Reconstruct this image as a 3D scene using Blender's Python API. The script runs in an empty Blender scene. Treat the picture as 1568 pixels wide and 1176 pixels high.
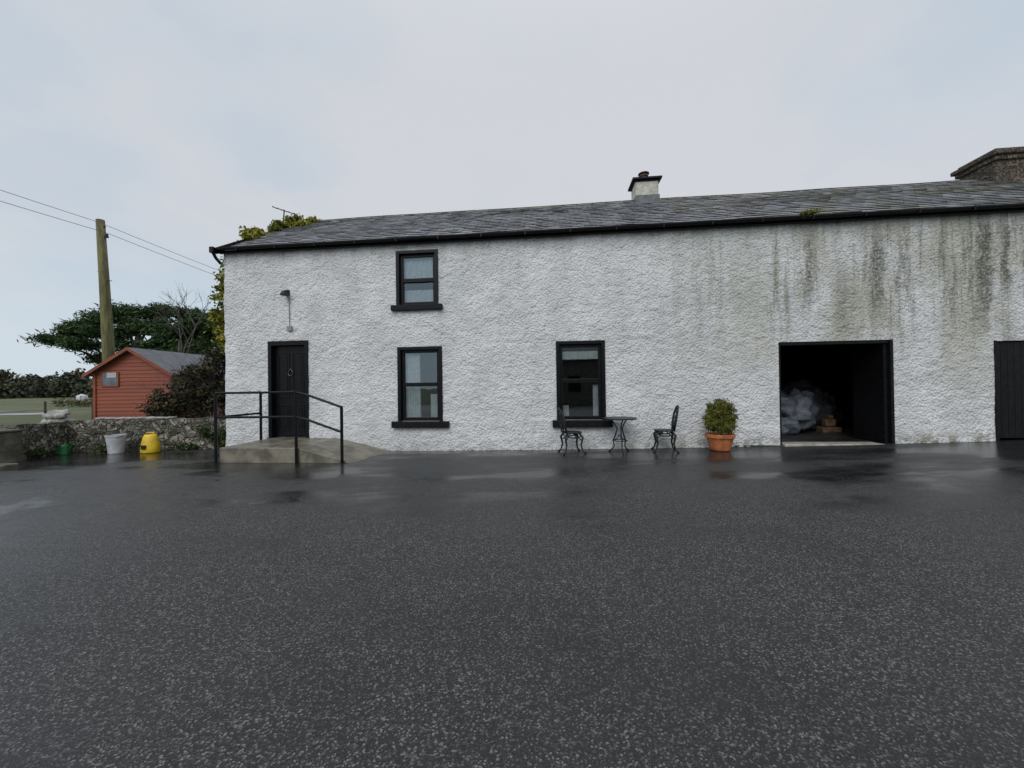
import bpy, math, random
import numpy as np
from mathutils import Vector, Matrix, noise
random.seed(7); rng=np.random.default_rng(7)
R=math.radians
scene=bpy.context.scene
COL=scene.collection

# ------------------------------------------------------------ node helper
class N:
    def __init__(s,name,world=False):
        if world:
            s.m=bpy.data.worlds.new(name)
        else: s.m=bpy.data.materials.new(name)
        s.m.use_nodes=True; s.t=s.m.node_tree; s.t.nodes.clear()
    def n(s,typ,props=None,**inp):
        nd=s.t.nodes.new(typ)
        for k,v in (props or {}).items(): setattr(nd,k,v)
        for k,v in inp.items():
            key=k.replace('_',' ')
            if k.startswith('i') and k[1:].isdigit(): key=int(k[1:])
            sock=nd.inputs[key]
            s.put(sock,v)
        return nd
    def put(s,sock,v):
        if isinstance(v,bpy.types.NodeSocket): s.t.links.new(v,sock)
        else:
            if isinstance(v,(tuple,list)) and sock.type=='RGBA' and len(v)==3: v=(*v,1)
            sock.default_value=v
    def math(s,op,a,b=0.0,c=None,clamp=False):
        nd=s.t.nodes.new('ShaderNodeMath'); nd.operation=op; nd.use_clamp=clamp
        s.put(nd.inputs[0],a); s.put(nd.inputs[1],b)
        if c is not None: s.put(nd.inputs[2],c)
        return nd.outputs[0]
    def ss(s,v,a,b,lo=0.0,hi=1.0):
        nd=s.n('ShaderNodeMapRange',{'interpolation_type':'SMOOTHSTEP'})
        for i,x in enumerate((v,a,b,lo,hi)): s.put(nd.inputs[i],x)
        return nd.outputs[0]
    def mix(s,f,a,b,mode='MIX'):
        nd=s.t.nodes.new('ShaderNodeMix'); nd.data_type='RGBA'; nd.blend_type=mode
        s.put(nd.inputs[0],f); s.put(nd.inputs[6],a); s.put(nd.inputs[7],b)
        return nd.outputs[2]
    def obj(s): return s.n('ShaderNodeTexCoord').outputs['Object']
    def scale(s,v,sc):
        nd=s.n('ShaderNodeVectorMath',{'operation':'MULTIPLY'}); s.put(nd.inputs[0],v); nd.inputs[1].default_value=sc
        return nd.outputs[0]
    def noise(s,v,sc,det=3,rough=.5):
        return s.n('ShaderNodeTexNoise',Vector=v,Scale=sc,Detail=det,Roughness=rough).outputs['Fac']
    def sep(s,v): return s.n('ShaderNodeSeparateXYZ',i0=v).outputs
    def bump(s,h,st=.5,d=.01,nrm=None):
        nd=s.n('ShaderNodeBump',Strength=st,Distance=d,Height=h)
        if nrm is not None: s.put(nd.inputs['Normal'],nrm)
        return nd.outputs[0]
    def out(s,col,rough=.6,normal=None,metal=0.0,spec=None,**kw):
        p=s.n('ShaderNodeBsdfPrincipled'); s.put(p.inputs['Base Color'],col)
        s.put(p.inputs['Roughness'],rough); s.put(p.inputs['Metallic'],metal)
        if spec is not None: s.put(p.inputs['Specular IOR Level'],spec)
        if normal is not None: s.put(p.inputs['Normal'],normal)
        o=s.n('ShaderNodeOutputMaterial'); s.t.links.new(p.outputs[0],o.inputs[0])
        return s.m

def simple(name,c,rough=.6,var=.3,sc=8,bump=.3,bd=.005,metal=0.0,spec=None):
    k=N(name); v=k.obj(); n=k.noise(v,sc,3,.6)
    c2=tuple(max(0,x*(1-var)) for x in c); c3=tuple(x*(1+var) for x in c)
    col=k.mix(k.ss(n,.3,.7),c2,c3)
    n2=k.noise(v,sc*6,2,.6)
    return k.out(col,k.math('ADD',rough-.08,k.math('MULTIPLY',n2,.16)),k.bump(n2,bump,bd),metal,spec)

def leafmat(name,a,b,sc=1.2,rough=.55):
    k=N(name); v=k.obj(); n=k.noise(v,sc,2,.6)
    g=k.n('ShaderNodeNewGeometry'); r=g.outputs['Random Per Island']
    f=k.math('ADD',k.math('MULTIPLY',r,.55),k.math('MULTIPLY',k.ss(n,.35,.65),.5),clamp=True)
    col=k.mix(f,a,b)
    return k.out(col,rough,spec=.2)

# ------------------------------------------------------------ mesh helper
class M:
    def __init__(s): s.v=[]; s.f=[]
    def add(s,vs,fs):
        o=len(s.v); s.v+= [tuple(x) for x in vs]; s.f+=[tuple(i+o for i in f) for f in fs]; return s
    def box(s,x0,x1,y0,y1,z0,z1,mat=None):
        vs=[Vector(p) for p in ((x0,y0,z0),(x1,y0,z0),(x1,y1,z0),(x0,y1,z0),(x0,y0,z1),(x1,y0,z1),(x1,y1,z1),(x0,y1,z1))]
        if mat: vs=[mat@p for p in vs]
        return s.add(vs,[(0,3,2,1),(4,5,6,7),(0,1,5,4),(1,2,6,5),(2,3,7,6),(3,0,4,7)])
    def tube(s,pts,r,n=8,cap=True):
        pts=[Vector(p) for p in pts]
        if not isinstance(r,(list,tuple)): r=[r]*len(pts)
        rings=[]; up=Vector((0,0,1)); prev=None
        for i,p in enumerate(pts):
            d=(pts[min(i+1,len(pts)-1)]-pts[max(i-1,0)]).normalized()
            if prev is None:
                a=d.cross(up if abs(d.z)<.9 else Vector((1,0,0))).normalized()
            else:
                a=(prev-d*prev.dot(d)).normalized()
            prev=a; b=d.cross(a)
            rings.append([p+(a*math.cos(t)+b*math.sin(t))*r[i] for t in [2*math.pi*j/n for j in range(n)]])
        vs=[q for rg in rings for q in rg]; fs=[]
        for i in range(len(pts)-1):
            for j in range(n):
                fs.append((i*n+j,i*n+(j+1)%n,(i+1)*n+(j+1)%n,(i+1)*n+j))
        if cap: fs.append(tuple(range(n-1,-1,-1))); fs.append(tuple(range((len(pts)-1)*n,len(pts)*n)))
        return s.add(vs,fs)
    def lathe(s,prof,c=(0,0,0),n=32,sx=1,sy=1):
        vs=[];fs=[]
        for (r,z) in prof:
            for j in range(n):
                t=2*math.pi*j/n; vs.append((c[0]+r*sx*math.cos(t),c[1]+r*sy*math.sin(t),c[2]+z))
        for i in range(len(prof)-1):
            for j in range(n): fs.append((i*n+j,i*n+(j+1)%n,(i+1)*n+(j+1)%n,(i+1)*n+j))
        return s.add(vs,fs)
    def blob(s,c,r,seed=0,amp=.25,fr=1.5,n=20,m=14):
        vs=[];fs=[]
        for i in range(m+1):
            ph=math.pi*i/m
            for j in range(n):
                t=2*math.pi*j/n; d=Vector((math.sin(ph)*math.cos(t),math.sin(ph)*math.sin(t),math.cos(ph)))
                k=1+amp*noise.noise(d*fr+Vector((seed*3.1,seed*1.7,0)))+amp*.4*noise.noise(d*fr*3+Vector((seed,0,9)))
                vs.append((c[0]+d.x*r[0]*k,c[1]+d.y*r[1]*k,c[2]+d.z*r[2]*k))
        for i in range(m):
            for j in range(n): fs.append((i*n+j,(i+1)*n+j,(i+1)*n+(j+1)%n,i*n+(j+1)%n))
        return s.add(vs,fs)
    def build(s,name,mat,parent=None,smooth=False,bevel=0,solid=0):
        me=bpy.data.meshes.new(name); me.from_pydata(s.v,[],s.f); me.update()
        if smooth: me.polygons.foreach_set('use_smooth',[True]*len(me.polygons))
        me.materials.append(mat)
        o=bpy.data.objects.new(name,me); COL.objects.link(o)
        if parent: o.parent=parent
        if bevel:
            b=o.modifiers.new('b','BEVEL'); b.width=bevel; b.segments=2; b.limit_method='ANGLE'
        return o
def empty(name,loc=(0,0,0),rz=0):
    o=bpy.data.objects.new(name,None); o.location=loc; o.rotation_euler=(0,0,rz); COL.objects.link(o); return o

def leaves(clumps,sub,perc,size,asp=.5,spread=.3,flat=1.0):
    C=[]
    for (cx,cy,cz,rx,ry,rz) in clumps:
        d=rng.normal(size=(sub,3)); d/=np.linalg.norm(d,axis=1)[:,None]
        rr=rng.random(sub)**.45
        cc=np.array([cx,cy,cz])+d*rr[:,None]*np.array([rx,ry,rz])
        q=rng.normal(size=(sub,perc,3))*spread*np.array([1,1,.7*flat])*(.6+.8*rng.random((sub,1,1)))
        C.append((cc[:,None,:]+q).reshape(-1,3))
    C=np.concatenate(C); n=len(C)
    a=rng.normal(size=(n,3)); a[:,2]*=flat; a/=np.linalg.norm(a,axis=1)[:,None]
    b=rng.normal(size=(n,3)); b-=a*(a*b).sum(1)[:,None]; b/=np.linalg.norm(b,axis=1)[:,None]
    s=size*(.6+.8*rng.random((n,1)))
    V=np.stack([C-a*s,C+b*s*asp,C+a*s,C-b*s*asp],1).reshape(-1,3)
    m=M(); m.v=V.tolist(); m.f=[(4*i,4*i+1,4*i+2,4*i+3) for i in range(n)]
    return m

# ------------------------------------------------------------ ground level
def g(x):
    xc=max(-7.0,min(14.0,x)); return .012*xc+.0009*xc*xc

# ------------------------------------------------------------ materials
def mat_asphalt():
    k=N('wet_asphalt'); v=k.obj(); xyz=k.sep(v)
    vor=k.n('ShaderNodeTexVoronoi',Vector=v,Scale=120.0)
    cs=k.sep(vor.outputs['Color']); r=cs[0]; r2=cs[1]
    n1=k.noise(v,.45,3,.6); n2=k.noise(v,7,3,.6); nb_=k.noise(v,1.3,4,.65)
    vs=k.scale(v,(.32,1.0,1.0)); n3=k.noise(vs,.75,4,.6)
    base=k.mix(n2,(.010,.010,.011),(.024,.024,.025))
    base=k.mix(k.ss(r2,.0,1.0,0.0,.4),base,(.042,.042,.043))
    chips=k.mix(k.math('POWER',r,6.5),base,(.21,.21,.205))
    near=k.ss(xyz[1],3.2,7.6)
    left=k.math('MULTIPLY',k.ss(xyz[0],-1.5,-6.0),k.ss(xyz[1],1.8,4.0))
    patch=k.ss(k.math('ADD',n3,k.math('MULTIPLY',near,.06)),.46,.60)
    pud=k.math('MULTIPLY',k.ss(n3,.515,.575),k.ss(xyz[1],3.6,6.0))
    wet=k.math('ADD',k.math('MULTIPLY',patch,k.math('ADD',.45,k.math('MULTIPLY',near,.30))),k.math('MULTIPLY',near,.28),clamp=True)
    wet=k.math('ADD',wet,k.math('MULTIPLY',k.ss(nb_,.48,.64),.34),clamp=True)
    wet=k.math('MAXIMUM',wet,pud)
    col=k.mix(k.math('MULTIPLY',wet,.78),chips,(.008,.008,.009))
    col=k.mix(k.math('MULTIPLY',k.ss(n1,.42,.62),.12),col,(.055,.055,.056))
    rough=k.math('SUBTRACT',.54,k.math('MULTIPLY',wet,.20))
    rough=k.math('SUBTRACT',rough,k.math('MULTIPLY',pud,.15))
    rough=k.math('SUBTRACT',rough,k.math('MULTIPLY',left,.13))
    nb=k.bump(vor.outputs['Distance'],k.math('SUBTRACT',.85,k.math('MULTIPLY',wet,.76)),.006)
    return k.out(col,rough,nb,spec=.40)
def mat_wall():
    k=N('whitewashed_roughcast'); v=k.obj(); x,y,z=k.sep(v)[:3]
    vor=k.n('ShaderNodeTexVoronoi',Vector=v,Scale=22.0).outputs['Distance']
    n1=k.noise(v,19,4,.65); nb=k.noise(v,1.1,3,.6)
    col=k.mix(k.ss(nb,.32,.68),(.755,.765,.775),(.62,.635,.645))
    col=k.mix(k.math('MULTIPLY',k.ss(n1,.50,.68),.45),col,(.38,.39,.40))
    right=k.ss(x,2.0,6.5); top=k.ss(z,1.0,3.6)
    tint=k.noise(k.scale(v,(.9,1,.4)),1.0,4,.65)
    tm=k.math('MULTIPLY',k.math('MULTIPLY',k.ss(tint,.34,.62),right),k.ss(z,.4,2.6))
    col=k.mix(k.math('MULTIPLY',tm,.62),col,(.36,.36,.255))
    speck=k.ss(n1,.34,.56,.25,1.0)
    st=k.noise(k.scale(v,(4.5,1,.40)),1.0,5,.7)
    st2=k.noise(k.scale(v,(1.1,1,.28)),1.0,2,.5)
    m=k.math('MULTIPLY',k.math('MULTIPLY',k.ss(st,.45,.64),k.ss(st2,.33,.54)),k.math('MULTIPLY',right,top))
    col=k.mix(k.math('MULTIPLY',k.math('MULTIPLY',m,speck),.85),col,(.165,.165,.115))
    st4=k.noise(k.scale(v,(8,1,.5)),1.0,4,.7)
    m4=k.math('MULTIPLY',k.math('MULTIPLY',k.ss(st4,.51,.66),k.ss(x,5.0,8.5)),k.ss(z,1.7,4.0))
    col=k.mix(k.math('MULTIPLY',k.math('MULTIPLY',m4,speck),.72),col,(.095,.095,.075))
    # strong run-off stains below leaking gutter joints
    wob=k.math('ADD',x,k.math('MULTIPLY',k.math('SUBTRACT',k.noise(k.scale(v,(2,1,1.6)),1.0,4,.7),.5),.5))
    for (x0,wd,z0,z1,ztop,am) in ((7.75,.16,2.5,3.4,4.7,.75),(9.72,.20,2.2,3.2,4.9,.85),(10.1,.12,2.8,3.7,4.8,.75),(6.35,.12,2.7,3.5,4.8,.55),(8.15,.10,3.0,3.6,4.6,.6),(7.0,.22,2.1,2.9,4.0,.45)):
        dist=k.math('ABSOLUTE',k.math('SUBTRACT',wob,x0))
        q=k.math('MULTIPLY',k.ss(dist,wd*.2,wd,1.0,0.0),k.math('MULTIPLY',k.ss(z,z0,z1),k.ss(z,ztop-.5,ztop+.2,1.0,.35)))
        q=k.math('MULTIPLY',q,k.ss(n1,.34,.58,.35,1.0))
        col=k.mix(k.math('MULTIPLY',q,am),col,(.085,.085,.068))
    st3=k.noise(k.scale(v,(2.6,1,.4)),1.3,4,.65)
    col=k.mix(k.math('MULTIPLY',k.ss(st3,.46,.72),k.ss(z,2.0,4.8,.08,.34)),col,(.35,.365,.31))
    col=k.mix(k.math('MULTIPLY',k.ss(z,4.4,4.92),k.ss(st3,.3,.6,.25,.6)),col,(.25,.26,.24))
    base=k.math('MULTIPLY',k.ss(k.math('SUBTRACT',z,k.math('MULTIPLY',k.math('MAXIMUM',x,0.0),.018)),.02,.34,1.0,0.0),k.ss(k.noise(v,5,3,.6),.40,.60))
    col=k.mix(k.math('MULTIPLY',base,k.ss(x,0.0,7.0,.3,.8)),col,(.20,.205,.12))
    h=k.math('ADD',k.math('MULTIPLY',vor,-.8),n1)
    b=k.bump(h,.85,.032)
    return k.out(col,.85,b,spec=.25)
def mat_slate():
    k=N('wet_slate'); v=k.obj(); x,y,z=k.sep(v)[:3]; ge=k.n('ShaderNodeNewGeometry').outputs['Random Per Island']
    col=k.mix(ge,(.12,.125,.145),(.25,.26,.29))
    n=k.noise(v,1.5,4,.65); n2=k.noise(v,26,3,.65); n3=k.noise(k.scale(v,(5,.8,.8)),1.2,3,.6)
    mossy=k.math('MULTIPLY',k.ss(n,.44,.62),k.ss(x,2.5,5.0,.25,.8))
    col=k.mix(mossy,col,(.15,.145,.085))
    col=k.mix(k.math('MULTIPLY',k.ss(n3,.5,.68),.5),col,(.06,.06,.066))
    col=k.mix(k.math('MULTIPLY',k.ss(n2,.56,.66),.65),col,(.44,.45,.44))
    rough=k.math('ADD',.33,k.math('MULTIPLY',ge,.25))
    return k.out(col,rough,k.bump(n2,.5,.006))
def mat_stone(name,a,b,mort,sc=4.5,mossc=(.055,.07,.03)):
    k=N(name); v=k.obj()
    vd=k.n('ShaderNodeVectorMath',{'operation':'ADD'},i0=v,i1=k.n('ShaderNodeTexNoise',Vector=v,Scale=3.0).outputs['Color']).outputs[0]
    vv=k.scale(vd,(1,1,1.7))
    c=k.n('ShaderNodeTexVoronoi',Vector=vv,Scale=sc); e=k.n('ShaderNodeTexVoronoi',{'feature':'DISTANCE_TO_EDGE'},Vector=vv,Scale=sc).outputs['Distance']
    r=k.sep(c.outputs['Color'])[0]
    col=k.mix(r,a,b); n=k.noise(v,5,5,.7)
    col=k.mix(k.math('MULTIPLY',k.ss(n,.42,.62),.75),col,mossc)
    col=k.mix(k.ss(e,.02,.09,1.0,0.0),col,mort)
    h=k.math('ADD',k.ss(e,0.0,.14),k.math('MULTIPLY',n,.8))
    return k.out(col,.75,k.bump(h,1.0,.05))
def mat_grass():
    k=N('grass_field'); v=k.obj(); n=k.noise(v,.12,4,.6); n2=k.noise(v,9,4,.7)
    col=k.mix(k.ss(n,.35,.65),(.07,.105,.03),(.15,.14,.075))
    col=k.mix(k.math('MULTIPLY',n2,.5),col,(.05,.055,.028))
    return k.out(col,.9,k.bump(n2,.7,.05))
def mat_glass(name='window_glass',base=.10,mul=1.6):
    k=N(name); v=k.obj()
    fr=k.n('ShaderNodeFresnel',IOR=1.5); f=k.math('ADD',k.math('MULTIPLY',fr.outputs[0],mul),base,clamp=True)
    tr=k.n('ShaderNodeBsdfTransparent',Color=(.78,.84,.86)); gl=k.n('ShaderNodeBsdfGlossy',Color=(.80,.93,1),Roughness=.015,Normal=k.bump(k.noise(v,1.5,2),.15,.01))
    mx=k.n('ShaderNodeMixShader',i0=f,i1=tr.outputs[0],i2=gl.outputs[0])
    o=k.n('ShaderNodeOutputMaterial'); k.t.links.new(mx.outputs[0],o.inputs[0]); return k.m

ASPH=mat_asphalt(); WALL=mat_wall(); SLATE=mat_slate(); GRASS=mat_grass(); GLASS=mat_glass()
STONE=mat_stone('rubble_stone',(.10,.09,.075),(.33,.30,.25),(.045,.045,.035),4)
CHST=mat_stone('chimney_stone',(.085,.062,.045),(.19,.145,.105),(.05,.042,.033),5,(.07,.06,.04))
BLACK=simple('black_gloss_paint',(.006,.006,.007),.34,.3,10,.1,.002,spec=.22)
BLKMATT=simple('black_sill_paint',(.007,.007,.008),.5,.4,12,.3,.003,spec=.2)
IRON=simple('black_iron',(.016,.019,.018),.45,.4,30,.3,.002,spec=.3)
GUT=simple('black_gutter',(.007,.007,.008),.4,.3,6,.2,.002,spec=.25)
CONC=simple('wet_concrete',(.165,.15,.115),.42,.45,3,.5,.006)
CONC2=simple('mossy_concrete',(.11,.11,.08),.7,.45,6,.6,.01)
CREAM=simple('cream_chimney_render',(.50,.49,.42),.8,.25,6,.6,.01)
LEAD=simple('lead_flashing',(.12,.13,.14),.5,.3,8,.3,.004)
TERRA=simple('terracotta',(.42,.14,.05),.6,.3,8,.3,.004)
CURT=simple('curtain_cloth',(.74,.76,.75),.9,.1,10,.2,.003)
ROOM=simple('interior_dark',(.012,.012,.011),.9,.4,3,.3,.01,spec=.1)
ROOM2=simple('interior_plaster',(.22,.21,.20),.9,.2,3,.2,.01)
PLAST=simple('white_plastic_sack',(.14,.16,.19),.42,.4,4,.7,.03)
CARD=simple('white_card',(.45,.46,.48),.6,.1,4,.2,.003)
MOSS=leafmat('moss_leaf',(.08,.10,.02),(.22,.22,.04),3)
IVY=leafmat('ivy_leaf',(.06,.09,.012),(.34,.32,.05),1.5)
PINE=leafmat('pine_needle',(.012,.028,.012),(.055,.10,.03),.5)
BUSH=leafmat('dark_bush_leaf',(.018,.022,.010),(.065,.058,.03),1.5)
BOX=leafmat('conifer_leaf',(.035,.055,.01),(.20,.19,.04),6)
FAR=leafmat('distant_leaf',(.035,.045,.028),(.085,.088,.055),.1)
BARK=simple('bark',(.06,.05,.04),.9,.4,5,.8,.03)
TWIG=simple('twig_bark',(.09,.075,.07),.9,.3,5,.5,.01)

# ------------------------------------------------------------ world / light
SUN_EL,SUN_AZ=R(42),R(200)
w=N('World',world=True); scene.world=w.m
sky=w.n('ShaderNodeTexSky'); sky.sky_type='NISHITA'; sky.sun_disc=False; sky.sun_elevation=SUN_EL; sky.sun_rotation=SUN_AZ
d=w.n('ShaderNodeTexCoord').outputs['Generated']; dx,dy,dz=w.sep(d)[:3]
den=w.math('ADD',w.math('MAXIMUM',dz,0.0),.35)
cmb=w.n('ShaderNodeCombineXYZ',i0=den,i1=den,i2=1.0)
dd=w.n('ShaderNodeVectorMath',{'operation':'DIVIDE'},i0=d,i1=cmb.outputs[0]).outputs[0]
c1=w.noise(dd,.9,3,.5)
c2=w.noise(dd,2.4,4,.55)
cl=w.mix(w.ss(w.math('ADD',w.math('MULTIPLY',c1,.68),w.math('MULTIPLY',c2,.32)),.41,.59),(5.5,6.35,7.15),(6.7,6.85,7.25))
cl=w.mix(w.ss(dz,0.0,.34,.75,0.0),cl,(6.2,7.35,8.1))
cl=w.mix(w.ss(dz,.60,1.0,0.0,.8),cl,(9.0,9.2,9.6))
mixc=w.mix(.93,sky.outputs[0],cl)
bg=w.n('ShaderNodeBackground',Color=mixc,Strength=.1)
wo=w.n('ShaderNodeOutputWorld'); w.t.links.new(bg.outputs[0],wo.inputs[0])
sl=bpy.data.lights.new('sun','SUN'); sl.energy=1.4; sl.angle=R(40); sl.color=(1,.98,.95)
so=bpy.data.objects.new('sun',sl); COL.objects.link(so)
sd=Vector((math.sin(SUN_AZ)*math.cos(SUN_EL),math.cos(SUN_AZ)*math.cos(SUN_EL),math.sin(SUN_EL)))
so.rotation_euler=sd.to_track_quat('Z','Y').to_euler()

# ------------------------------------------------------------ ground, yard
def sheet(xs,ys,zf,keep=None):
    m=M(); nx=len(xs)
    for y in ys:
        for x in xs: m.v.append((x,y,zf(x,y)))
    for j in range(len(ys)-1):
        for i in range(nx-1):
            if keep and not keep((xs[i]+xs[i+1])/2,(ys[j]+ys[j+1])/2): continue
            m.f.append((j*nx+i,j*nx+i+1,(j+1)*nx+i+1,(j+1)*nx+i))
    return m
gx=[-900,-500,-250,-120,-60]+[-40+i*2 for i in range(33)]+[40,80,150,300,600,900]
gy=[-300,-150,-60,-30,-14,-5,0,5,9.5,12,16,22,30,40,55,80,120,200,350,600,1200]
sheet(gx,gy,lambda x,y:g(x)-.05).build('ground',GRASS)
ys=[-14+i*.6 for i in range(37)]+[8.2,9.0,10.2]
ys=sorted(set([round(t,3) for t in ys if t<8.1]+[8.2,9.0,10.2]))
xs=sorted(set([round(-30+i*.5,3) for i in range(101)]+[-11.3]))
sheet(xs,ys,lambda x,y:g(x),lambda x,y: y<8.2 or x>-11.3).build('asphalt_yard',ASPH,smooth=True)

# ------------------------------------------------------------ farmhouse
K=.102
house=empty('whitewashed_farmhouse',(0,8.8,0),-math.atan(K))
HM=Matrix.Translation((0,8.8,0))@Matrix.Rotation(-math.atan(K),4,'Z')
SL,SR,ZE,DR,ZR=-7.15,16.0,4.93,3.1,6.93
openings=[(-5.97,-4.97,.28,2.62),(-2.69,-1.73,3.40,4.66),(-2.68,-1.66,.67,2.39),(1.04,2.07,.68,2.43),(5.745,7.965,-.4,2.32),(9.87,11.0,-.4,2.24)]
def lin(a,b,st):
    n=max(1,round((b-a)/st)); return [a+(b-a)*i/n for i in range(n+1)]
def cuts(a,b,pts,st):
    p=sorted(set([a,b]+[q for q in pts if a<q<b])); out=[]
    for i in range(len(p)-1): out+=lin(p[i],p[i+1],st)[:-1]
    return out+[b]
XS=cuts(SL,SR,[o[i] for o in openings for i in (0,1)],.04)
ZS=cuts(-.4,ZE,[o[i] for o in openings for i in (2,3)],.04)
m=M(); nx=len(XS)
def onedge(x,z):
    for o in openings:
        if o[0]-1e-4<=x<=o[1]+1e-4 and o[2]-1e-4<=z<=o[3]+1e-4: return True
    return False
for z in ZS:
    for x in XS:
        p=Vector((x,0,z))
        dsp=0 if onedge(x,z) else -(.018*noise.noise(p*10)+.012*noise.noise(p*4)+.022*noise.noise(p*.8))
        m.v.append((x+(.03*noise.noise(p*3.1) if x<=SL+1e-4 else 0),dsp,z))
for j in range(len(ZS)-1):
    for i in range(nx-1):
        cx,cz=(XS[i]+XS[i+1])/2,(ZS[j]+ZS[j+1])/2
        if any(o[0]<cx<o[1] and o[2]<cz<o[3] for o in openings): continue
        m.f.append((j*nx+i,j*nx+i+1,(j+1)*nx+i+1,(j+1)*nx+i))
m.build('front_wall',WALL,house,smooth=True)
m=M(); T=.22
for (a,b,c,e) in openings:
    m.add([(a,0,c),(a,T,c),(a,T,e),(a,0,e)],[(0,1,2,3)])
    m.add([(b,0,c),(b,T,c),(b,T,e),(b,0,e)],[(3,2,1,0)])
    m.add([(a,0,e),(b,0,e),(b,T,e),(a,T,e)],[(0,3,2,1)])
    m.add([(a,0,c),(b,0,c),(b,T,c),(a,T,c)],[(0,1,2,3)])
m.build('window_reveals',WALL,house)
m=M(); B=2*DR
m.add([(SL+.01,0.03,-.4),(SL+.01,B,-.4),(SL+.01,B,ZE),(SL+.01,DR,ZR-.03),(SL+.01,0.03,ZE)],[(0,4,3,2,1)])
m.add([(SR,0,-.4),(SR,B,-.4),(SR,B,ZE),(SR,DR,ZR-.03),(SR,0,ZE)],[(0,1,2,3,4)])
m.add([(SL,B,-.4),(SR,B,-.4),(SR,B,ZE),(SL,B,ZE)],[(0,1,2,3)])
m.build('gable_and_rear_walls',WALL,house)
m=M()
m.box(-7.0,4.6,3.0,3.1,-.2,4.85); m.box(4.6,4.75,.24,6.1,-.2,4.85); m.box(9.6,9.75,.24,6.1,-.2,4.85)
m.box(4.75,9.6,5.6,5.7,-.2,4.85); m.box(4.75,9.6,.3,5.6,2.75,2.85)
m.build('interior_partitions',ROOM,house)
m=M(); m.box(-7.0,4.58,.26,2.98,2.72,2.84); m.box(-4.0,-3.9,.3,2.98,.2,4.8); m.box(0.2,.3,.3,2.98,.2,4.8)
m.build('interior_floor',ROOM2,house)
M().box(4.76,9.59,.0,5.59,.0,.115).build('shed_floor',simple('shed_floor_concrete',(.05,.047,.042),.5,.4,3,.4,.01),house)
# roof slates
ang=math.atan2(ZR-ZE,DR); Ls=math.hypot(DR,ZR-ZE)
def roof_side(flip):
    m=M(); rows=19; over=.16; ex=(Ls+over)/rows
    cs,sn=math.cos(ang),math.sin(ang)
    for r in range(rows):
        t0=-over+r*ex
        off=(.14 if r%2 else 0)
        x=SL-.10-off
        while x<SR+.1:
            wd=.28; x0=max(x,SL-.10)+.004; x1=min(x+wd,SR+.1)-.004
            if x1-x0>.03:
                lift=.026+rng.random()*.012; jt=(rng.random()-.5)*.022
                if rng.random()<.03: jt-=.04
                def P(xx,t,h):
                    sag=.035*noise.noise(Vector((xx*.35,t*.6,0)))
                    yy=t*cs-h*sn; zz=ZE+.03+t*sn+h*cs+sag
                    if flip: yy=2*DR-yy
                    return (xx,yy,zz)
                a,b=t0+jt,t0+ex*1.25
                sk=(rng.random()-.5)*.012
                vs=[P(x0,a,lift),P(x1,a+sk,lift),P(x1,b,.008),P(x0,b,.008),P(x0,a,lift-.009),P(x1,a+sk,lift-.009)]
                m.add(vs,[(0,1,2,3),(0,4,5,1)] if not flip else [(3,2,1,0),(1,5,4,0)])
            x+=wd
    return m
roof_side(False).build('front_slates',SLATE,house); roof_side(True).build('rear_slates',SLATE,house)
m=M()
m.add([(SL-.08,-.14,ZE-.085),(SR,-.14,ZE-.085),(SR,DR,ZR-.04),(SL-.08,DR,ZR-.04)],[(0,1,2,3)])
m.add([(SL-.08,2*DR+.14,ZE-.085),(SR,2*DR+.14,ZE-.085),(SR,DR,ZR-.04),(SL-.08,DR,ZR-.04)],[(3,2,1,0)])
m.build('roof_deck',ROOM,house)
m=M(); x=SL-.1
while x<SR:
    j=(random.random()-.5)*.02+.03*noise.noise(Vector((x*.35,2.2,0)))
    m.add([(x,DR-.17,ZR-.055+j),(x+.44,DR-.17,ZR-.055+j),(x+.44,DR,ZR+.075+j),(x,DR,ZR+.075+j),(x+.44,DR+.17,ZR-.055+j),(x,DR+.17,ZR-.055+j),(x,DR-.17,ZR-.095+j),(x+.44,DR-.17,ZR-.095+j)],[(0,1,2,3),(3,2,4,5),(6,7,1,0)])
    x+=.45
m.build('ridge_tiles',simple('ridge_clay',(.13,.13,.10),.7,.6,5,.5,.01),house)
m=M(); m.box(SL-.06,SR,-.10,-.03,ZE-.10,ZE-.0); m.build('fascia',GUT,house)
m=M(); n=8; vs=[];fs=[]
for xx in (SL-.12,SR):
    for i in range(n+1):
        t=math.pi*i/n; vs.append((xx,-.16-.05*math.cos(t),ZE+.005-.065*math.sin(t)))
for i in range(n): fs.append((i,i+1,n+2+i,n+1+i))
fs.append(tuple(range(n+1)))
m.add(vs,fs)
m.box(SL-.17,SL-.07,-.25,-.12,ZE-.12,ZE+.02)
for xx in np.arange(SL+.5,SR,1.0): m.box(xx,xx+.025,-.218,-.10,ZE-.075,ZE+.008)
m.tube([(SL-.12,-.2,ZE-.1),(SL-.11,-.12,ZE-.22),(SL-.05,-.04,ZE-.34)],.035)
m.build('gutter',GUT,house,smooth=False)
m=M()
m.add([(SL-.11,-.16,ZE-.14),(SL-.11,-.16,ZE+.02),(SL-.11,DR,ZR+.04),(SL-.11,DR,ZR-.12)],[(0,1,2,3)])
m.add([(SL-.03,-.16,ZE-.14),(SL-.03,-.16,ZE+.02),(SL-.03,DR,ZR+.04),(SL-.03,DR,ZR-.12)],[(3,2,1,0)])
m.add([(SL-.11,2*DR+.16,ZE-.14),(SL-.11,2*DR+.16,ZE+.02),(SL-.11,DR,ZR+.04),(SL-.11,DR,ZR-.12)],[(3,2,1,0)])
m.build('verge_board',GUT,house)

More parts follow.
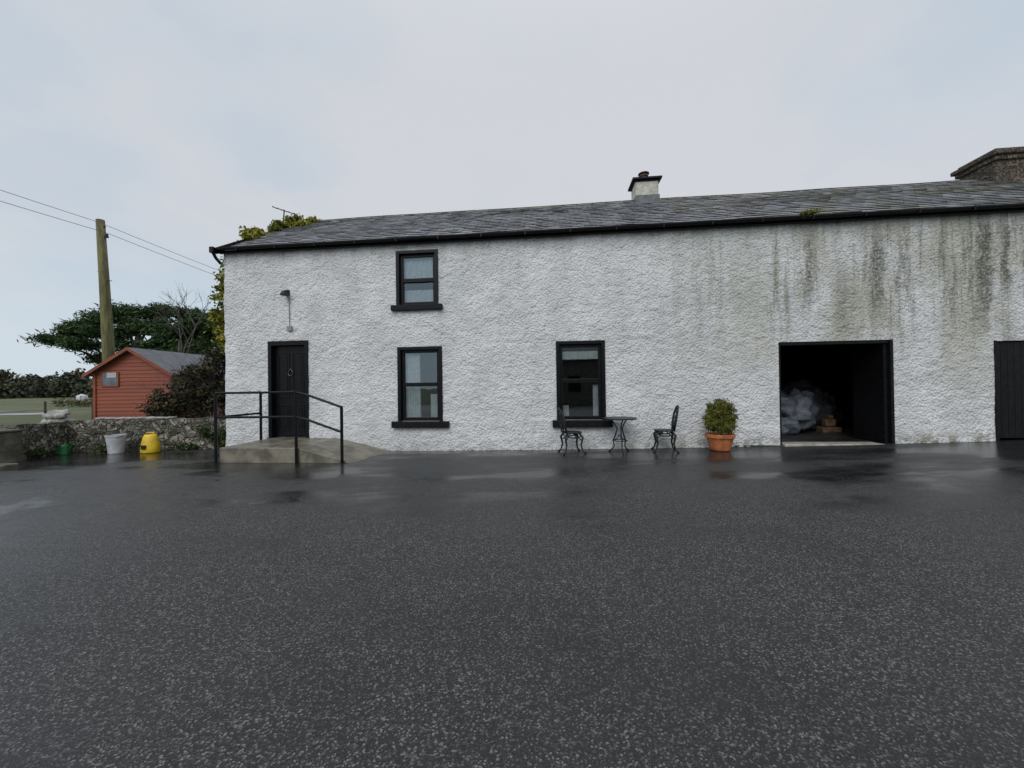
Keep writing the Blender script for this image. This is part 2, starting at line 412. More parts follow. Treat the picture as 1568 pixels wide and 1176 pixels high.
# windows
def window(i,a,b,c,e,mid,sill,curt):
    f=.065
    m=M()
    m.box(a-.03,a+.05,-.03,.16,c,e+.03); m.box(b-.05,b+.03,-.03,.16,c,e+.03); m.box(a+.05,b-.05,-.03,.16,e-.045,e+.03)
    A,Bb=a+.05,b-.05; E=e-.045
    m.box(A,A+f,.05,.14,c,E); m.box(Bb-f,Bb,.05,.14,c,E)
    m.box(A+f,Bb-f,.05,.14,E-f,E); m.box(A+f,Bb-f,.05,.14,c,c+f+.02); m.box(A+f,Bb-f,.04,.14,mid-.045,mid+.045)
    m.build('window_frame_%d'%i,BLACK,house,bevel=.006)
    m=M(); gy=.10
    m.add([(A+f,gy,c+f),(Bb-f,gy,c+f),(Bb-f,gy,mid-.04),(A+f,gy,mid-.04)],[(0,1,2,3)])
    m.add([(A+f,gy-.015,mid+.04),(Bb-f,gy-.015,mid+.04),(Bb-f,gy-.015,E-f),(A+f,gy-.015,E-f)],[(0,1,2,3)])
    m.build('window_glass_%d'%i,GLASS,house)
    M().box(sill[0],sill[1],-.10,.10,sill[2],c-.001).build('window_sill_%d'%i,BLKMATT,house,bevel=.012)
    m=M()
    for (u0,u1,z0,z1,yy) in curt:
        n=24; vs=[]
        for q in range(n+1):
            xx=u0+(u1-u0)*q/n; w_=yy+.018*math.sin(q*1.9)+.008*math.sin(q*4.1)
            vs+=[(xx,w_,z0),(xx+.01*math.sin(q),w_,z1)]
        m.add(vs,[(2*q,2*q+2,2*q+3,2*q+1) for q in range(n)])
    if curt: m.build('curtains_%d'%i,CURT,house,smooth=True)
window(1,*openings[1],4.0,(-2.83,-1.60,3.27),[(-2.62,-1.75,3.98,4.62,.17),(-2.66,-1.75,3.42,3.80,.19)])
window(2,*openings[2],1.53,(-2.845,-1.47,.52),[(-2.62,-2.22,.70,2.3,.18),(-1.98,-1.68,.7,1.30,.20)])
window(3,*openings[3],1.56,(.91,2.24,.52),[(1.15,2.05,2.06,2.24,.17),(1.84,2.04,.7,1.47,.18),(1.12,1.3,.7,1.0,.22)])
# front door
a,b,c,e=openings[0]
m=M(); m.box(a-.02,a+.07,-.03,.18,c,e+.02); m.box(b-.07,b+.02,-.03,.18,c,e+.02); m.box(a+.07,b-.07,-.03,.18,e-.09,e+.02)
A,Bb=a+.07,b-.07; m.box(A,Bb,.10,.15,c+.03,e-.09)
m.build('front_door_frame',BLACK,house,bevel=.006)
m=M(); mw=(A+Bb)/2
for (z0,z1) in ((c+.18,c+.80),(c+.98,e-.25)):
    for (x0,x1) in ((A+.09,mw-.04),(mw+.04,Bb-.09)):
        m.box(x0,x1,.088,.099,z0,z0+.03); m.box(x0,x1,.088,.099,z1-.03,z1); m.box(x0,x0+.03,.088,.099,z0+.03,z1-.03); m.box(x1-.03,x1,.088,.099,z0+.03,z1-.03)
        m.box(x0+.06,x1-.06,.092,.099,z0+.06,z1-.06)
m.build('front_door_panels',BLACK,house,bevel=.004)
m=M(); m.tube([(mw+.06*math.cos(t),.075,c+1.58+.07*math.sin(t)) for t in np.linspace(0,2*math.pi,17)],.012,6)
m.tube([(mw,.09,c+1.68),(mw,.065,c+1.64)],.022,6); m.box(mw-.14,mw+.14,.078,.087,c+1.10,c+1.14); m.tube([(Bb-.06,.09,c+1.05),(Bb-.06,.04,c+1.05),(Bb-.14,.04,c+1.05)],.012,6)
m.build('door_furniture',simple('dull_pewter',(.07,.075,.08),.45,.3,10,.1,.001,metal=.5),house)
M().box(a-.05,b+.05,-.05,.10,c-.03,c+.0).build('door_step',CONC2,house)
m=M(); lx=-5.46
m.lathe([(0,0),(.085,0),(.09,.02),(.055,.10),(.02,.12),(0,.12)],(lx,-.14,3.72),16)
m.tube([(lx,-.14,3.82),(lx,-.06,3.84),(lx,.01,3.80)],.02); m.box(lx-.05,lx+.05,-.045,.01,3.74,3.88)
m.build('wall_lamp',IRON,house)
m=M(); m.tube([(lx+.04,-.03,3.74),(lx+.05,-.03,3.0)],.010,6); m.box(lx-.0,lx+.12,-.06,.01,2.88,2.99)
m.build('lamp_conduit',simple('grey_conduit',(.25,.25,.25),.6,.2,10,.1,.001),house)
a,b,c,e=openings[4]
m=M(); m.box(a-.01,a+.05,.02,.2,.05,e); m.box(b-.05,b+.01,-.02,.2,.05,e); m.box(a+.05,b-.05,.02,.2,e-.07,e)
m.box(b-.12,b-.055,.06,.9,.16,e-.08)
m.build('shed_door_frame',BLKMATT,house,bevel=.006)
M().box(a+.06,b-.2,-.06,.30,.02,.15).build('shed_threshold',simple('pale_concrete',(.34,.32,.28),.6,.25,6,.4,.005),house,bevel=.02)
a,b,c,e=openings[5]
m=M(); x=a+.03
while x<b-.1: m.box(x,x+.118,.05,.08,.26,e-.02); x+=.122
m.box(a-.02,a+.03,-.02,.12,.2,e+.01); m.box(b-.03,b+.03,-.02,.12,.2,e+.01)
m.build('plank_door',BLKMATT,house,bevel=.004)
cs_=3.77; sx=.33
m=M(); m.box(cs_-sx,cs_+sx,DR-.28,DR+.28,6.55,7.42); m.build('small_chimney_stack',CREAM,house,bevel=.015)
m=M(); m.box(cs_-sx-.012,cs_+sx+.012,DR-.36,DR+.34,6.5,6.99); m.build('chimney_flashing',LEAD,house,bevel=.01)
m=M(); m.box(cs_-sx-.03,cs_+sx+.03,DR-.31,DR+.31,7.42,7.46); m.box(cs_-sx-.09,cs_+sx+.09,DR-.37,DR+.37,7.46,7.52); m.build('chimney_cap',BLKMATT,house,bevel=.012)
m=M(); m.lathe([(.13,0),(.14,.05),(.11,.08),(.10,.16),(.13,.18),(.13,.21),(.09,.21),(.08,.0)],(cs_-.02,DR,7.52),20); m.lathe([(.0,.30),(.16,.27),(.16,.25),(0,.25)],(cs_-.02,DR,7.52),20)
for t in range(4): m.tube([(cs_-.02+.1*math.cos(t*1.57),DR+.1*math.sin(t*1.57),7.72),(cs_-.02+.1*math.cos(t*1.57),DR+.1*math.sin(t*1.57),7.79)],.012,5)
m.build('chimney_pot',simple('pot_clay',(.10,.06,.045),.6,.3,8,.3,.004),house,smooth=False)
m=M(); m.box(12.68,14.2,2.62,3.55,6.4,7.26); m.box(12.62,14.26,2.56,3.61,7.26,7.38); m.box(12.56,14.32,2.50,3.67,7.38,7.50); m.box(12.66,14.22,2.6,3.57,7.50,7.58)
m.build('large_stone_chimney',CHST,house,bevel=.03)
leaves([(6.32,-.16,4.98,.15,.05,.05)],10,60,.030,.4,.035).build('gutter_weeds',MOSS,house)
leaves([(-7.15,.9+.4*i,ZE+.12+(.9+.4*i)*.645,.16,.3,.12) for i in range(6)]+[(-6.85,2.9,6.88,.35,.2,.10),(-6.7,2.5,6.6,.3,.3,.06),(-7.35,1.2,5.7,.25,.3,.25)],9,60,.045,.6,.06).build('verge_ivy',IVY,house)
m=M(); m.tube([(-7.35,2.4,6.5),(-7.45,2.6,7.15)],.018,6); m.tube([(-7.85,2.6,7.28),(-7.1,2.6,7.0)],.014,6)
for i in range(4): m.tube([(-7.78+.18*i,2.5,7.255-.067*i),(-7.78+.18*i,2.7,7.255-.067*i)],.007,5)
m.build('tv_aerial',IRON,house)

# shed contents
def inh(o): o.matrix_world=HM; return o
m=M()
m.blob((7.15,1.9,.66),(.54,.36,.42),1,.5,1.5,36,24); m.blob((6.75,2.1,.92),(.42,.3,.30),2,.5,1.6,30,20); m.blob((7.45,2.2,.92),(.34,.28,.32),3,.5,1.6,30,20); m.blob((6.7,1.7,.34),(.42,.28,.22),5,.4,1.6,30,20)
o=m.build('plastic_sacks',PLAST,smooth=True); inh(o)
m=M(); m.blob((8.1,2.7,.75),(.42,.34,.52),7,.45,1.8,30,20); m.blob((8.0,3.1,1.15),(.44,.34,.30),9,.5,1.8,30,20); m.blob((8.7,3.2,.6),(.4,.34,.4),11,.5,1.8,30,20)
o=m.build('dark_feed_bags',simple('grey_sack',(.08,.08,.088),.6,.4,5,.5,.02),smooth=True); inh(o)
m=M()
m.box(7.2,8.3,3.6,4.3,.12,.75); m.box(7.3,8.1,3.65,4.2,.75,1.25); m.box(6.2,7.0,3.4,4.1,.12,1.3)
o=m.build('stacked_crates',simple('crate_wood',(.10,.07,.045),.8,.4,7,.4,.006),bevel=.02); inh(o)
m=M(); m.box(7.95,8.2,1.95,2.15,.30,.50); m.box(7.85,8.3,1.9,2.2,.12,.29); m.box(8.0,8.12,1.92,2.1,.50,.60)
o=m.build('firewood_logs',simple('cut_wood',(.17,.11,.06),.8,.4,9,.4,.006),bevel=.03); inh(o)

# ------------------------------------------------------------ ramp + handrail
m=M(); s0,s1,s2=-5.98,-4.24,-3.0; D0=-1.44; zt=.275
m.add([(s0,D0,-.3),(s1,D0,-.3),(s1,-.0,-.3),(s0,-.0,-.3),(s0,D0,zt-.01),(s1,D0,zt-.01),(s1,-.0,zt),(s0,-.0,zt)],[(4,5,6,7),(0,1,5,4),(2,3,7,6),(3,0,4,7)])
m.add([(s1,D0,-.3),(s2-.08,D0,-.3),(s2+.12,-.0,-.3),(s1,-.0,-.3),(s1,D0,zt-.01),(s2-.08,D0,-.03),(s2+.12,-.0,-.03),(s1,-.0,zt)],[(4,5,6,7),(0,1,5,4),(1,2,6,5)])
ramp=m.build('concrete_ramp',CONC,bevel=.015); inh(ramp)
rail=empty('ramp_handrail',(0,8.8,0),-math.atan(K))
m=M(); Dp=D0-.045
for (s,D,z0,z1) in ((s0-.03,Dp,-.12,1.40),(s1-.0,Dp,-.12,1.42),(-3.27,Dp,-.12,1.10),(-6.03,-.22,-.1,1.40)):
    m.tube([(s,D,z0),(s,D,z1)],.030,10)
for zz in (1.40,.90):
    m.tube([(s0-.03,Dp,zz),(s1,Dp,zz)],.024,10)
    m.tube([(s0-.03,Dp,zz),(-6.03,-.22,zz)],.024,10)
    m.tube([(s1,Dp,zz),(s1+.22,Dp,zz-.05),(-3.27,Dp,zz-.31)],.024,10)
m.build('rails',BLACK,rail,smooth=False)

# ------------------------------------------------------------ furniture
def chair(name,x,y,rz):
    e=empty(name,(x,y,g(x)),rz)
    m=M()
    m.lathe([(0,.425),(.19,.425),(.215,.43),(.215,.45),(.19,.455),(0,.452)],(0,0,0),24,1,.98)
    m.build('seat',IRON,e)
    m=M()
    for (lx,ly) in ((.15,.15),(.15,-.15),(-.15,.15),(-.15,-.15)):
        m.tube([(lx*.85,ly*.85,.43),(lx*1.25,ly*1.2,.34),(lx*1.05,ly*1.05,.18),(lx*1.25,ly*1.25,.06),(lx*1.6,ly*1.5,.0)],[.024,.026,.019,.016,.022],8)
        m.tube([(lx*1.1,ly*1.1,.28),(lx*.6,ly*.6,.36),(lx*.2,ly*.2,.42)],.011,6)
    for sg in (-1,1): m.tube([(.17,.17*sg,.38),(.06,.18*sg,.34),(-.06,.18*sg,.34),(-.17,.17*sg,.38)],.014,6)
    m.build('legs',IRON,e,smooth=True)
    m=M()
    def bp(u,h): return (-.17-.05*h-.06*h*h*.8,u,.44+.52*h)
    arch=[bp(-.15,0),bp(-.20,.25),bp(-.215,.5),bp(-.19,.75),bp(-.11,.92),bp(0,1.0),bp(.11,.92),bp(.19,.75),bp(.215,.5),bp(.20,.25),bp(.15,0)]
    m.tube(arch,.019,8)
    m.tube([bp(0,0),bp(0,1)],.014,6)
    for sgn in (-1,1):
        m.tube([bp(0,.1),bp(.08*sgn,.25),bp(.12*sgn,.42),bp(.05*sgn,.55),bp(0,.5)],.012,6)
        m.tube([bp(.2*sgn,.3),bp(.12*sgn,.5),bp(.14*sgn,.72),bp(.06*sgn,.82),bp(0,.72)],.012,6)
        m.tube([bp(.19*sgn,.12),bp(.1*sgn,.3),bp(0,.32)],.011,6)
    m.build('backrest',IRON,e,smooth=True)
chair('garden_chair',1.26,8.22,R(8)); chair('garden_chair',3.20,8.10,R(180-14))
e=empty('garden_table',(2.27,8.12,g(2.3)))
m=M(); m.lathe([(.33,.70),(.345,.705),(.345,.725),(.33,.73),(.30,.725),(0,.725),(0,.715),(.30,.712),(.33,.70)],(0,0,0),32); m.build('tabletop',IRON,e)
m=M()
for i in range(3):
    t=i*2.094+.5; c_,s_=math.cos(t),math.sin(t)
    m.tube([(c_*r,s_*r,z) for r,z in ((.22,.70),(.13,.62),(.06,.5),(.10,.36),(.15,.25),(.13,.12),(.20,.03),(.25,0))],[.014,.013,.014,.015,.014,.013,.015,.02],8)
    m.tube([(c_*r,s_*r,z) for r,z in ((.14,.25),(.05,.3),(.02,.38))],.01,6)
m.tube([(.14*math.cos(t),.14*math.sin(t),.25) for t in np.linspace(0,6.283,21)],.009,6,False)
m.build('table_legs',IRON,e,smooth=True)
px,py=4.30,7.98; e=empty('potted_conifer',(px,py,g(px)))
m=M(); m.lathe([(0,.0),(.17,0),(.19,.02),(.235,.20),(.255,.265),(.28,.27),(.285,.34),(.265,.345),(.25,.31),(0,.30)],(0,0,0),36); m.build('terracotta_pot',TERRA,e,smooth=False,bevel=.006)
cl=[(0,0,.62,.24,.20,.26),(0,0,.86,.15,.15,.18),(.09,.0,.90,.12,.12,.12),(-.12,.03,.78,.14,.13,.18),(.16,-.03,.70,.14,.14,.18),(-.19,-.02,.60,.12,.14,.16),(.0,-.08,.50,.22,.14,.14),(.16,0,.52,.14,.14,.14)]
leaves(cl,34,60,.028,.3,.034).build('foliage',BOX,e)
m=M(); m.tube([(0,0,.28),(0,0,.7)],[.02,.01],6)
for i in range(10):
    t=i*.63; m.tube([(0,0,.35),(.1*math.cos(t),.1*math.sin(t),.6+.03*(i%4))],.006,5)
m.build('stems',BARK,e)

# ------------------------------------------------------------ stone wall, pillar
def thick_wall(name,pts,h,t,mat,hv=.05):
    m=M()
    seg=[]
    for i in range(len(pts)-1):
        a,b=Vector((*pts[i],0)),Vector((*pts[i+1],0)); n=max(2,int((b-a).length/.10))
        for k in range(n+(i==len(pts)-2)): seg.append(a+(b-a)*k/n)
    rows=[-.2,.02,.1,.2,.3,.4,.5,.6,.7,1.0]
    L=[]
    for i,p in enumerate(seg):
        d=(seg[min(i+1,len(seg)-1)]-seg[max(i-1,0)]).normalized(); nn=Vector((d.y,-d.x,0))
        hh=h+hv*noise.noise(p*1.7)+hv*1.0*noise.noise(p*6)
        ring=[]
        for side in (1,-1):
            rr=rows if side==1 else rows[::-1]
            for q in rr:
                z=q if q<.9 else hh
                off=t/2*(1-.12*max(q,0))+.06*noise.noise(Vector((p.x*5,p.y*5+side*9,z*6)))
                v=p+nn*off*side; ring.append((v.x,v.y,z+g(p.x)))
        L.append(ring)
    k=len(L[0])
    vs=[q for r in L for q in r]; fs=[]
    for i in range(len(L)-1):
        for j in range(k-1): fs.append((i*k+j,(i+1)*k+j,(i+1)*k+j+1,i*k+j+1))
    fs.append(tuple(range(k))); fs.append(tuple(range((len(L)-1)*k,len(L)*k))[::-1])
    m.add(vs,fs); return m.build(name,mat)
thick_wall('rubble_stone_wall',[(-7.25,10.05),(-9.2,9.98),(-11.35,9.80),(-11.3,9.2),(-11.05,8.45)],.78,.34,STONE)
e=empty('gate_pillar',(-11.03,8.25,g(-11)))
M().box(-.24,.24,-.22,.22,-.1,.66).build('pillar_shaft',CONC2,e,bevel=.03)
M().box(-.27,.27,-.25,.25,.66,.71).build('pillar_cap',CONC2,e,bevel=.02)
M().box(-12.2,-10.25,7.45,7.98,-.1,g(-11)+.05).build('concrete_kerb',CONC,bevel=.02)
m=M()
for i in range(10):
    m.blob((-12.9+.11*(i%5)+random.random()*.1,10.6+.1*(i//5),.82+.08*(i//5)),(.10,.08,.08),i+20,.4,1.5,10,7)
m.blob((-12.7,10.75,.35),(.5,.25,.48),77,.3,1.6,16,10)
m.build('limestone_rocks',simple('pale_rock',(.33,.33,.31),.8,.35,6,.5,.01),smooth=True)
m=M()
for i in range(8): m.blob((-10.75+.26*i,10.02+.05*random.random(),.76),(.14,.12,.035),i+50,.4,1.5,10,7)
m.build('coping_stones',simple('coping_rock',(.30,.30,.28),.7,.3,6,.5,.01),smooth=True)
bx,by=-9.70,9.40
e=empty('white_bucket',(bx,by,g(bx)))
m=M(); m.lathe([(0,.0),(.14,0),(.145,.01),(.185,.40),(.195,.40),(.198,.45),(.18,.45),(.15,.06),(0,.05)],(0,0,0),28); m.build('pail',simple('white_plastic',(.48,.49,.52),.4,.2,6,.2,.003),e)
M().tube([(.195*math.cos(t),-.03-.13*math.sin(t),.42-.05*math.sin(t)) for t in np.linspace(0,math.pi,13)],.006,6).build('wire_handle',IRON,e)
bx,by=-8.88,9.42
e=empty('yellow_bucket',(bx,by,g(bx)))
m=M(); m.lathe([(0,0),(.19,0),(.205,.02),(.20,.14),(.18,.26),(.15,.38),(.12,.44),(.095,.45),(.11,.34),(0,.30)],(0,0,0),14,1,.85)
m.tube([(-.10,0,.43),(-.08,0,.49),(.08,0,.49),(.10,0,.43)],.014,6)
m.build('yellow_container',simple('yellow_plastic',(.72,.48,.02),.4,.15,5,.2,.003),e,smooth=True)
m=M(); m.box(-.06,.05,-.19,-.17,.10,.2); m.tube([(-.21,-.10,.03),(-.25,-.16,.18),(-.16,-.1,.36)],.012,6); m.build('black_label',IRON,e)
bx,by=-10.85,9.3
e=empty('green_watering_can',(bx,by,g(bx)))
GR=simple('green_plastic',(.012,.11,.025),.4,.2,6,.2,.003)
m=M(); m.lathe([(0,0),(.10,0),(.105,.02),(.09,.20),(.07,.24),(.05,.24),(.0,.20)],(0,0,0),20); m.tube([(.09,0,.06),(.17,0,.18),(.22,0,.25)],[.025,.017,.03],8); m.tube([(-.1,0,.06),(-.16,0,.14),(-.10,0,.26),(0,0,.28),(.05,0,.24)],.013,6)
m.build('can_body',GR,e,smooth=False)
leaves([(-7.40,9.75,.25,.25,.12,.3),(-7.75,9.7,.40,.15,.1,.2),(-11.0,8.9,.08,.15,.4,.08),(-8.3,9.75,.05,.3,.06,.05),(-10.1,9.55,.05,.4,.06,.04)],12,40,.035,.4,.05).build('wall_weeds',leafmat('weed_leaf',(.02,.04,.012),(.07,.10,.03),3))

# ------------------------------------------------------------ timber shed
CED=N('red_cedar_boards'); v=CED.obj(); x,y,z=CED.sep(v)[:3]
n=CED.noise(CED.scale(v,(1,1,12)),3,4,.6)
bd=CED.noise(CED.scale(v,(.3,.3,7.4)),1.0,0)
col=CED.mix(n,(.20,.045,.02),(.33,.085,.038)); col=CED.mix(CED.ss(bd,.4,.6,0,.4),col,(.14,.035,.02))
CEDM=CED.out(col,.6,CED.bump(n,.4,.004))
shed=empty('timber_garden_shed',(0,0,0))
X0,X1,Y0,Y1,ZE_,ZA=-15.2,-12.45,14.0,17.2,2.15,2.98; XM=(X0+X1)/2
m=M(); z=-.05
while z<ZA-.05:
    z1=min(z+.135,ZA-.02)
    def half(zz): 
        return (X1-X0)/2 if zz<=ZE_ else (X1-X0)/2*(ZA-zz)/(ZA-ZE_)
    h0,h1=half(z),half(z1)
    m.add([(XM-h0,Y0-.02,z),(XM+h0,Y0-.02,z),(XM+h1,Y0,z1),(XM-h1,Y0,z1),(XM-h0,Y0,z),(XM+h0,Y0,z)],[(0,1,2,3),(0,4,5,1)])
    if z<ZE_:
        m.add([(X1+.02,Y0,z),(X1+.02,Y1,z),(X1,Y1,z1),(X1,Y0,z1)],[(0,1,2,3)]); m.add([(X0-.02,Y0,z),(X0-.02,Y1,z),(X0,Y1,z1),(X0,Y0,z1)],[(3,2,1,0)])
    z+=.135
m.add([(X0,Y1,-.05),(X1,Y1,-.05),(X1,Y1,ZE_),(XM,Y1,ZA),(X0,Y1,ZE_)],[(4,3,2,1,0)])
m.build('shiplap_walls',CEDM,shed)
m=M()
for sg,xe in ((-1,X0-.22),(1,X1+.22)):
    ze=ZE_-.12
    pts=[(xe,Y0-.2,ze),(xe,Y1+.2,ze),(XM,Y1+.2,ZA+.03),(XM,Y0-.2,ZA+.03)]
    top=[(p[0],p[1],p[2]+.05) for p in pts]
    m.add(pts+top,[(0,1,2,3),(4,5,6,7),(0,1,5,4),(0,3,7,4),(1,2,6,5)])
m.build('shed_roof',simple('grey_roof_felt',(.085,.09,.105),.5,.3,3,.3,.01),shed)
m=M()
for xe in (X0-.24,X1+.24):
    m.add([(xe,Y0-.22,ZE_-.18),(XM,Y0-.22,ZA-.03),(XM,Y0-.22,ZA+.09),(xe,Y0-.22,ZE_-.06)],[(0,1,2,3)])
for xx in (X0-.03,X1-.05): m.box(xx,xx+.09,Y0-.05,Y0-.022,-.05,ZE_)
m.build('barge_boards',CEDM,shed)
m=M(); wx0,wx1,wz0,wz1=-14.95,-14.3,1.65,2.2
m.box(wx0,wx1,Y0-.05,Y0-.03,wz0,wz0+.05);m.box(wx0,wx1,Y0-.05,Y0-.03,wz1-.05,wz1);m.box(wx0,wx0+.05,Y0-.05,Y0-.03,wz0+.05,wz1-.05);m.box(wx1-.05,wx1,Y0-.05,Y0-.03,wz0+.05,wz1-.05)
m.build('shed_window_frame',CEDM,shed)
M().box(wx0+.05,wx1-.05,Y0-.04,Y0-.028,wz0+.05,wz1-.05).build('shed_window_pane',simple('grey_pane',(.12,.14,.16),.15,.3,3,.1,.002),shed)
M().box(-14.72,-14.38,Y0-.055,Y0-.045,1.98,2.16).build('notice_card',CARD,shed)

# ------------------------------------------------------------ utility pole + wires
P=(-16.95,16.0)
pole=empty('utility_pole',(P[0],P[1],-.1))
k=N('mossy_pole_wood'); v=k.obj(); n=k.noise(k.scale(v,(8,8,1.2)),1.2,4,.6)
PM=k.out(k.mix(k.ss(n,.35,.65),(.085,.07,.04),(.165,.165,.055)),.85,k.bump(n,.6,.02))
m=M(); m.tube([(.22,0,0),(.16,0,3),(0,0,6),(-.16,0,8.75)],[.22,.20,.165,.14],14); m.build('pole_shaft',PM,pole,smooth=True)
m=M()
for xx,zz in ((-.20,8.5),(.12,8.05)):
    m.box(min(xx,0)-.05,max(xx,0)+.05,-.03,.03,zz-.05,zz)
    m.lathe([(0,0),(.04,0),(.05,.05),(.03,.07),(.05,.1),(0,.13)],(xx,0,zz),10)
for i in range(6):
    z=6.6-.4*i; s_=1 if i%2 else -1; m.tube([(0+.03*i,0,z),(.28*s_+.03*i,0,z)],.015,5)
m.build('pole_fittings',IRON,pole)
m=M()
def wire(a,b,sag):
    a,b=Vector(a),Vector(b); m.tube([a.lerp(b,t)-Vector((0,0,sag*4*t*(1-t))) for t in np.linspace(0,1,25)],.010,5,False)
for (ox,oz,zl,zr) in ((-.20,8.55,10.2,7.0),(.12,8.10,9.3,6.5)):
    wire((P[0]+ox,P[1],oz),(-24+ox,-11,zl),.35)
    wire((P[0]+ox,P[1],oz),(-10+ox,43,zr),.45)
m.build('overhead_wires',simple('wire_grey',(.10,.10,.11),.6,.1),pole).matrix_parent_inverse=Matrix.Translation((-P[0],-P[1],.1))

# ------------------------------------------------------------ trees
def pine(name,base,clumps,trunk,sub=40):
    e=empty(name,base)
    m=M(); m.tube(trunk,[.42-.30*i/(len(trunk)-1) for i in range(len(trunk))],10)
    for c in clumps:
        j=min(len(trunk)-1,max(1,int(len(trunk)*.5+random.random()*len(trunk)*.5)))
        a=Vector(trunk[j]); b=Vector(c[:3])-Vector((0,0,c[5]*.3)); mid=a.lerp(b,.5)+Vector((0,0,-.15+random.random()*.3))
        m.tube([a,mid,b],[.13,.08,.03],6)
        for q in range(4):
            t=b+Vector(((random.random()-.5)*c[3]*1.6,(random.random()-.5)*c[4]*1.5,random.random()*c[5])); m.tube([mid.lerp(b,.5),t],[.04,.012],5)
    m.build('trunk_and_limbs',BARK,e,smooth=True)
    leaves(clumps,sub,70,.17,.24,.24,.85).build('needle_foliage',PINE,e)
cl=[(-5.6,0,5.4,1.1,1.0,.25),(-4.4,.3,6.0,1.1,1.0,.3),(-3.2,-.4,5.0,1.0,1.0,.35),(-2.2,0,7.0,1.3,1.3,.45),(-.7,.3,7.5,1.2,1.3,.45),(-1.5,-.3,5.9,1.4,1.3,.5),(.4,0,6.4,1.5,1.4,.5),
    (1.6,.2,7.5,1.1,1.2,.45),(2.6,-.3,6.1,1.5,1.4,.6),(3.9,.3,7.2,1.2,1.3,.45),(4.7,0,5.6,1.5,1.4,.7),(-2.5,.5,4.0,.9,1.0,.3),(-.4,.2,4.8,1.3,1.2,.45),(1.5,.5,4.5,1.4,1.3,.6),(3.3,.2,4.1,1.5,1.3,.8),(5.8,.4,6.6,1.3,1.3,.7),(-3.4,0,6.4,.9,.9,.3)]
pine('pine_tree',(-28.2,28.5,0),cl,[(-1.4,0,-.2),(-1.1,0,1.6),(-.5,0,3.0),(.2,0,4.4),(.6,0,5.8)],26)
cl2=[(0,0,6.0,1.7,1.4,.8),(1.9,.3,5.6,1.7,1.3,.9),(-1.8,.2,5.4,1.5,1.3,.9),(.4,-.3,4.3,1.9,1.3,1.0),(2.8,0,4.2,1.5,1.3,1.2),(-1.6,0,3.4,1.7,1.3,1.1),(1.6,0,2.8,1.8,1.3,1.0),(-.2,0,2.0,1.8,1.3,.9),(3.6,.2,5.8,1.2,1.2,.7),(-2.6,0,4.4,1.2,1.2,.9)]
pine('pine_tree',(-20.9,26.0,0),cl2,[(0,0,-.2),(.1,0,1.6),(0,0,3.0),(.2,0,4.4),(.1,0,5.6)],38)
def branch(m,p,d,L,r,dep):
    q=p+d*L; mid=p.lerp(q,.5)+Vector([(random.random()-.5)*L*.12 for _ in range(3)])
    m.tube([p,mid,q],[r,r*.8,r*.62],5,False)
    if dep==0: return
    for i in range(3):
        ax=Vector([random.random()-.5 for _ in range(3)]).normalized()
        nd=(d+ax*.8+Vector((0,0,.22))).normalized(); branch(m,p.lerp(q,.5+.5*random.random()),nd,L*(.50+.22*random.random()),r*.5,dep-1)
m=M(); branch(m,Vector((-20.4,23.5,0)),Vector((.02,0,1)),4.6,.09,4)
m.build('bare_tree',TWIG)
e=empty('garden_shrub',(-9.9,12.2,0))
leaves([(-.9,0,1.0,.8,.7,.8),(.0,.1,1.1,.8,.7,.9),(.9,.1,1.3,.8,.7,1.0),(.6,.3,2.3,.75,.6,.6),(1.5,.2,2.4,.6,.6,.9),(-.1,.2,1.9,.6,.6,.5)],40,75,.05,.5,.10).build('shrub_foliage',BUSH,e)
m=M()
for i in range(26):
    p=Vector(((random.random()-.5)*2.4,random.random()*.6,.3)); branch(m,p,Vector(((random.random()-.5)*.5,-.1,1)).normalized(),1.1,.02,3)
m.build('shrub_twigs',TWIG,e)
leaves([(-8.0,10.9,4.3,.32,.5,.5),(-7.75,10.8,4.9,.3,.5,.25),(-8.1,11.0,3.5,.35,.5,.5),(-7.9,11.0,2.9,.3,.5,.4),(-7.6,11.3,5.5,.35,.4,.2)],30,55,.045,.65,.09).build('gable_ivy',IVY)

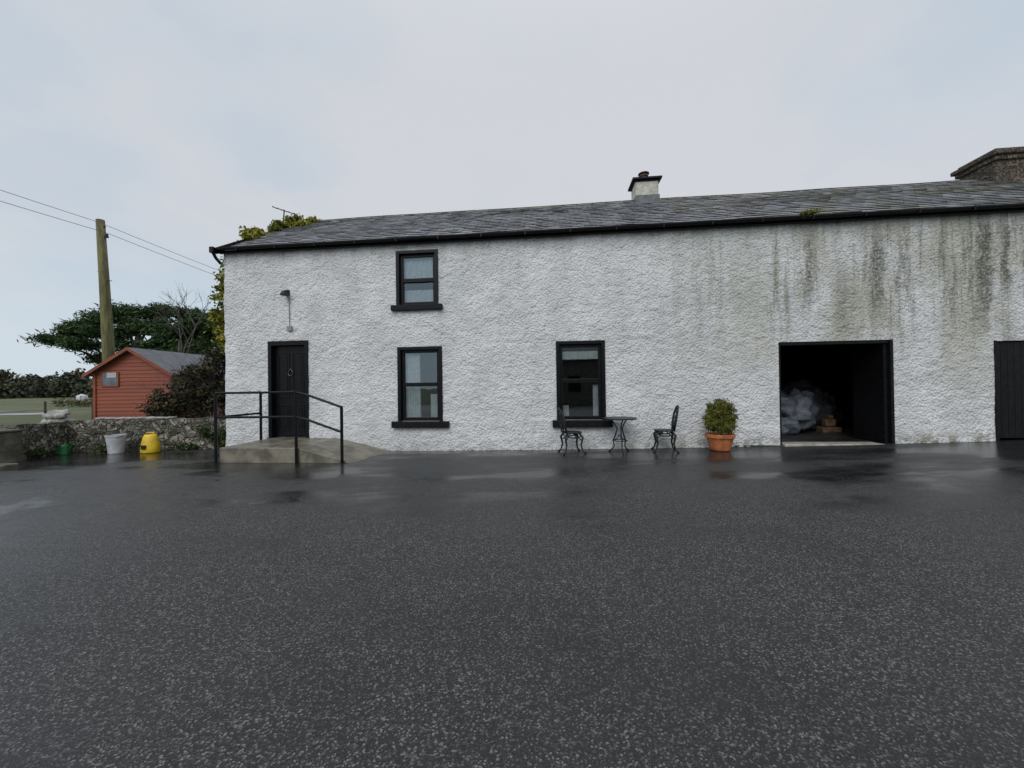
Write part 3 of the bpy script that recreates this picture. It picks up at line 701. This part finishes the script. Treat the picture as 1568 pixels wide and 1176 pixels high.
cl=[]
for i in range(70):
    a=-1.80+i*.021; D=110+random.random()*30; h=4.0+7.0*random.random()**1.4
    cl.append((a*D,D,h*.45,2.0+random.random()*2.0,3,h*.5))
leaves(cl,28,40,.6,.6,.85).build('distant_treeline',FAR)
k=N('flood_water_surface'); v=k.obj(); WM=k.out((.24,.26,.28),.35,k.bump(k.noise(v,3,3),.5,.05))
m=M()
for (cx,cy,rx,ry,sd_) in ((-36.2,28.2,2.6,1.6,4),(-46,33,3,1.0,9)):
    vs=[]
    for j in range(28):
        t=2*math.pi*j/28; rr=1+.5*noise.noise(Vector((math.cos(t)*1.5,math.sin(t)*1.5,sd_))); vs.append((cx+rx*rr*math.cos(t),cy+ry*rr*math.sin(t),g(-30)-.02))
    m.add(vs,[tuple(range(28))])
m.build('flood_water',WM)
leaves([(-48+i*2.4,40+random.random()*3,.35,1.4,.8,.4) for i in range(8)],10,30,.16,.4,.25).build('field_rushes',leafmat('rush_leaf',(.06,.06,.03),(.15,.13,.07),1))
e=empty('wire_fence',(0,0,0)); m=M()
for i in range(10): m.tube([(-38+i*2.3,19+i*.15,-.1),(-38+i*2.3,19+i*.15,1.0+.1*random.random())],.05,6)
for zz in (.55,.9): m.tube([(-38,19,zz),(-17.3,20.35,zz)],.006,4)
m.build('fence_posts_and_wire',BARK,e)
e=empty('white_storage_tank',(-56,50,0)); m=M(); m.lathe([(0,0),(.55,0),(.55,.95),(.45,1.15),(.2,1.25),(.15,1.32),(0,1.32)],(0,0,-.05),20); m.build('tank_shell',simple('tank_white',(.5,.52,.52),.5,.1,4,.2,.01),e,smooth=True)

# invented barn, unseen behind the camera, added to darken the window reflections
e=empty('added_reflection_barn',(1,-13,0)); m=M(); m.box(-9,9,-6,0,-.1,3.6); m.build('added_barn_walls',CONC2,e)
m=M(); m.add([(-9.3,.3,3.5),(9.3,.3,3.5),(9.3,-3,5.2),(-9.3,-3,5.2),(-9.3,-6.3,3.5),(9.3,-6.3,3.5)],[(0,1,2,3),(3,2,5,4)]); m.build('added_barn_roof',simple('added_barn_tin',(.12,.10,.09),.6,.3,2,.2,.01),e)
m=M(); m.box(-6,-3,.01,.06,.0,2.7); m.box(3,5.5,.01,.06,.0,2.7); m.box(-1,0,.01,.06,1,2.2); m.build('added_barn_doors',BLKMATT,e)

# ------------------------------------------------------------ camera
cam=bpy.data.cameras.new('camera'); cam.lens=13.5; cam.sensor_width=36; cam.clip_start=.05; cam.clip_end=3000
co=bpy.data.objects.new('camera',cam); COL.objects.link(co)
co.matrix_world=Matrix.Translation((0,0,1.45))@Matrix.Rotation(R(90.39),4,'X')@Matrix.Rotation(R(-.8),4,'Z')
scene.camera=co
scene.view_settings.view_transform='Standard'; scene.view_settings.look='None'; scene.view_settings.exposure=0
